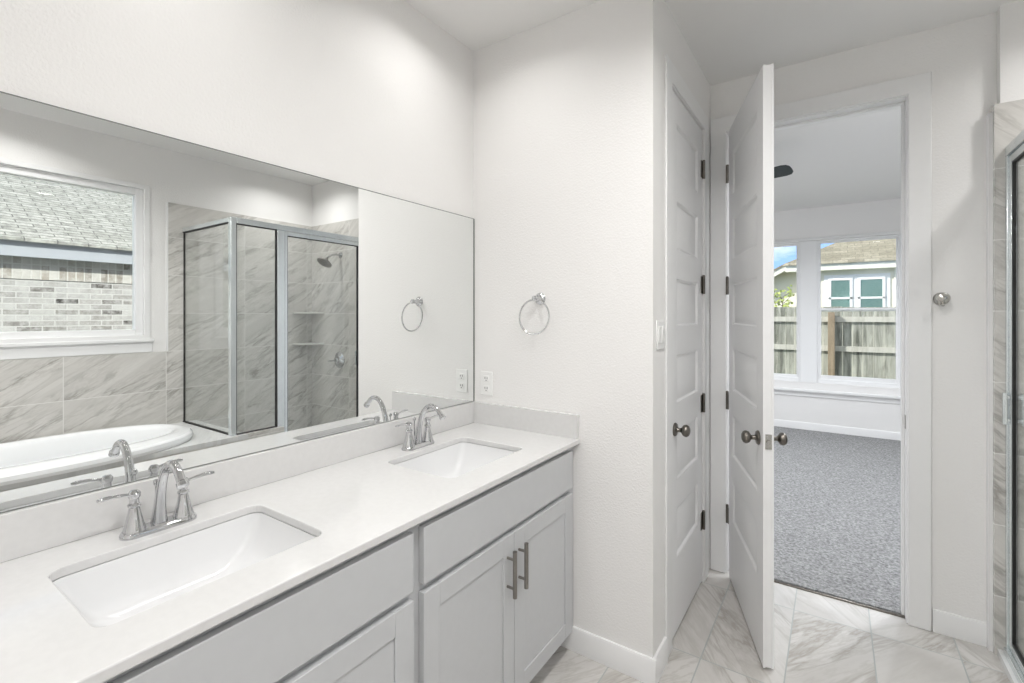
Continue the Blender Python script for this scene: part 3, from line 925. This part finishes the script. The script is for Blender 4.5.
# keep the lawn clear of the house footprint by staying below its floors
lw = lw.build('lawn', M['lawn'])
tag(lw, 'green lawn outside the windows', 'lawn', kind='stuff')
bh = thing('brick_house', 'neighbouring house of pale washed brick with a grey shingle roof, seen through the tub window', 'house', (5.26, 1.5, GZ))
MB().box(0, 4.0, -6, 5.5, 0, 2.05 - GZ - .02).build('wall', M['brick'], bh, smooth=False)
MB().box(-.012, .0, -6, 5.5, 1.80 - GZ, 2.03 - GZ).build('soldier_course', M['soldier'], bh, smooth=False)
MB().box(-.16, -.13, -6.3, 5.8, 2.01 - GZ, 2.172 - GZ).build('fascia', M['fascia'], bh, bevel=.004)
MB().box(-.14, 0.0, -6.2, 5.7, 2.03 - GZ, 2.05 - GZ).build('soffit', M['fascia'], bh)
rz = 2.177 - GZ
rf = MB().poly([(-.22, -6.3, rz - .02), (2.6, -6.3, rz + 2.82 * .55 - .02), (2.6, -6.3, rz + 2.82 * .55 + .03), (-.22, -6.3, rz + .01)], (0, 12.1, 0))
rf.build('roof', M['shingle'], bh, smooth=False)

# ------------------------------------------------------------------ outside: fence and house beyond the bedroom window
FY = 10.0
fc = thing('wooden_fence', 'weathered grey wooden privacy fence outside the bedroom window', 'fence', (1.2, FY, GZ))
mb = MB()
x = -5.0
while x < 5.0:
    wd = .138
    h_ = 1.585 - GZ + random.uniform(-.012, .012)
    d_ = random.uniform(0, .006)
    mb.box(x, x + wd, d_, d_ + .016, .02, h_)
    x += wd + .004
mb.build('picket_panel', M['fence'], fc, smooth=False)
for z in (1.37, .86, .25):
    MB().box(-5, 5, -.04, -.001, z - GZ - .045, z - GZ + .045).build('rail', M['rail'], fc, smooth=False)
for px in (-2.17, .235, 2.64):
    MB().box(px - .05, px + .05, -.145, -.042, 0, 1.49 - GZ).build('post', M['post'], fc, bevel=.006)

HY = 14.0
nh = thing('neighbour_house', 'cream sided house with a tan shingle roof beyond the fence', 'house', (1.0, HY, GZ))
EZ = 2.70 - GZ
MB().box(-.18, 7.0, 0, 6, 0, EZ - .12).build('wall', M['siding'], nh, smooth=False)
MB().box(-.55, 7.4, -.20, -.16, EZ - .17, EZ + .0).build('fascia', M['cream'], nh, bevel=.006)
MB().box(-.5, 7.3, -.16, .0, EZ - .15, EZ - .13).build('soffit', M['cream'], nh)
MB().poly([(-.6, -.25, EZ - .01), (7.5, -.25, EZ - .01), (6.0, 3.2, EZ + 1.75), (2.6, 3.2, EZ + 1.75)], (0, .03, .04)).build('roof', M['shingle2'], nh, smooth=False)
# corner board and window pair
MB().box(1.62, 1.72, -.025, 0, 0, EZ - .15).build('corner_board', M['cream'], nh, bevel=.004)
MB().box(.27, 1.55, -.022, 0, 1.30 - GZ, 2.42 - GZ).build('window_surround', M['trim'], nh, bevel=.004)
for x0, x1 in ((.36, .84), (.94, 1.46)):
    wf = frame_xz(MB(), x0, x1, -.045, -.02, 1.38 - GZ, 2.34 - GZ, .055).box(x0, x1, -.045, -.02, 1.83 - GZ, 1.88 - GZ).build('window', M['trim'], nh, bevel=.004)
    MB().box(x0 + .05, x1 - .05, -.032, -.024, 1.43 - GZ, 2.29 - GZ).build('pane', M['nglass'], wf, smooth=False)
# gabled wing to the left
wing = thing('gabled_wing', 'cream gabled end of the neighbouring house at left of the bedroom window view', 'house', (.80, HY + .3, GZ))
g0 = [(-3.5, 0), (0.0, 0), (0.0, 2.62 - GZ), (-.42, 2.62 - GZ), (-3.5, .9 - GZ)]
MB().poly([(x, 0, z) for x, z in g0], (0, 3.0, 0)).build('wall', M['siding'], wing, smooth=False)
MB().poly([(x, -.32, z) for x, z in ((-3.5, .82 - GZ), (-.33, 2.60 - GZ), (-.33, 2.74 - GZ), (-3.5, .98 - GZ))], (0, .04, 0)).build('rake_board', M['cream'], wing, bevel=.004)
MB().poly([(x, -.34, z) for x, z in ((-3.6, .98 - GZ), (-.33, 2.74 - GZ), (-.33, 2.79 - GZ), (-3.6, 1.03 - GZ))], (0, 3.3, 0)).build('roof', M['shingle2'], wing, smooth=False)
MB().box(-.36, .1, -.32, .3, 2.62 - GZ, 2.76 - GZ).build('eave_return', M['cream'], wing, bevel=.006)

# small leafy tree by the wing
tree = thing('young_tree', 'small yellow green leafy sapling in front of the gabled wing', 'tree', (.50, 12.3, GZ))
tp = [(0, 0, .001), (.02, 0, .8), (-.01, .02, 1.5), (.02, 0, 2.15)]
mb = MB().tube(tp, [.022, .018, .013, .006], 8)
tips = []
for k in range(9):
    z0 = 1.75 + .05 * k
    a = k * 2.4
    e = Vector((math.cos(a) * .2, math.sin(a) * .18, z0 + .16))
    mb.tube([(0.01, 0, z0), (e.x * .6, e.y * .6, z0 + .08), tuple(e)], [.006, .005, .003], 6)
    tips += [e, e * .75 + Vector((0, 0, z0)) * .25]
mb.build('trunk', M['bark'], tree)
mb = MB()
for e in tips:
    for q in range(6):
        c = e + Vector((random.gauss(0, .055), random.gauss(0, .05), random.gauss(0, .045)))
        ax = Vector((random.uniform(-1, 1), random.uniform(-1, 1), random.uniform(-.5, .8))).normalized()
        sd_ = ax.orthogonal().normalized()
        up = ax.cross(sd_)
        l_, w_ = .07, .03
        rings = [[c + ax * (l_ * u) + sd_ * (w_ * s_ * math.sin(max(u, .04) * PI * .98 + .02)) + up * (.003 * t_) for s_, t_ in ((-1, 0), (0, 1), (1, 0), (0, -1))] for u in (0, .35, .7, 1)]
        mb.loft(rings)
mb.build('foliage', M['leaf'], tree)
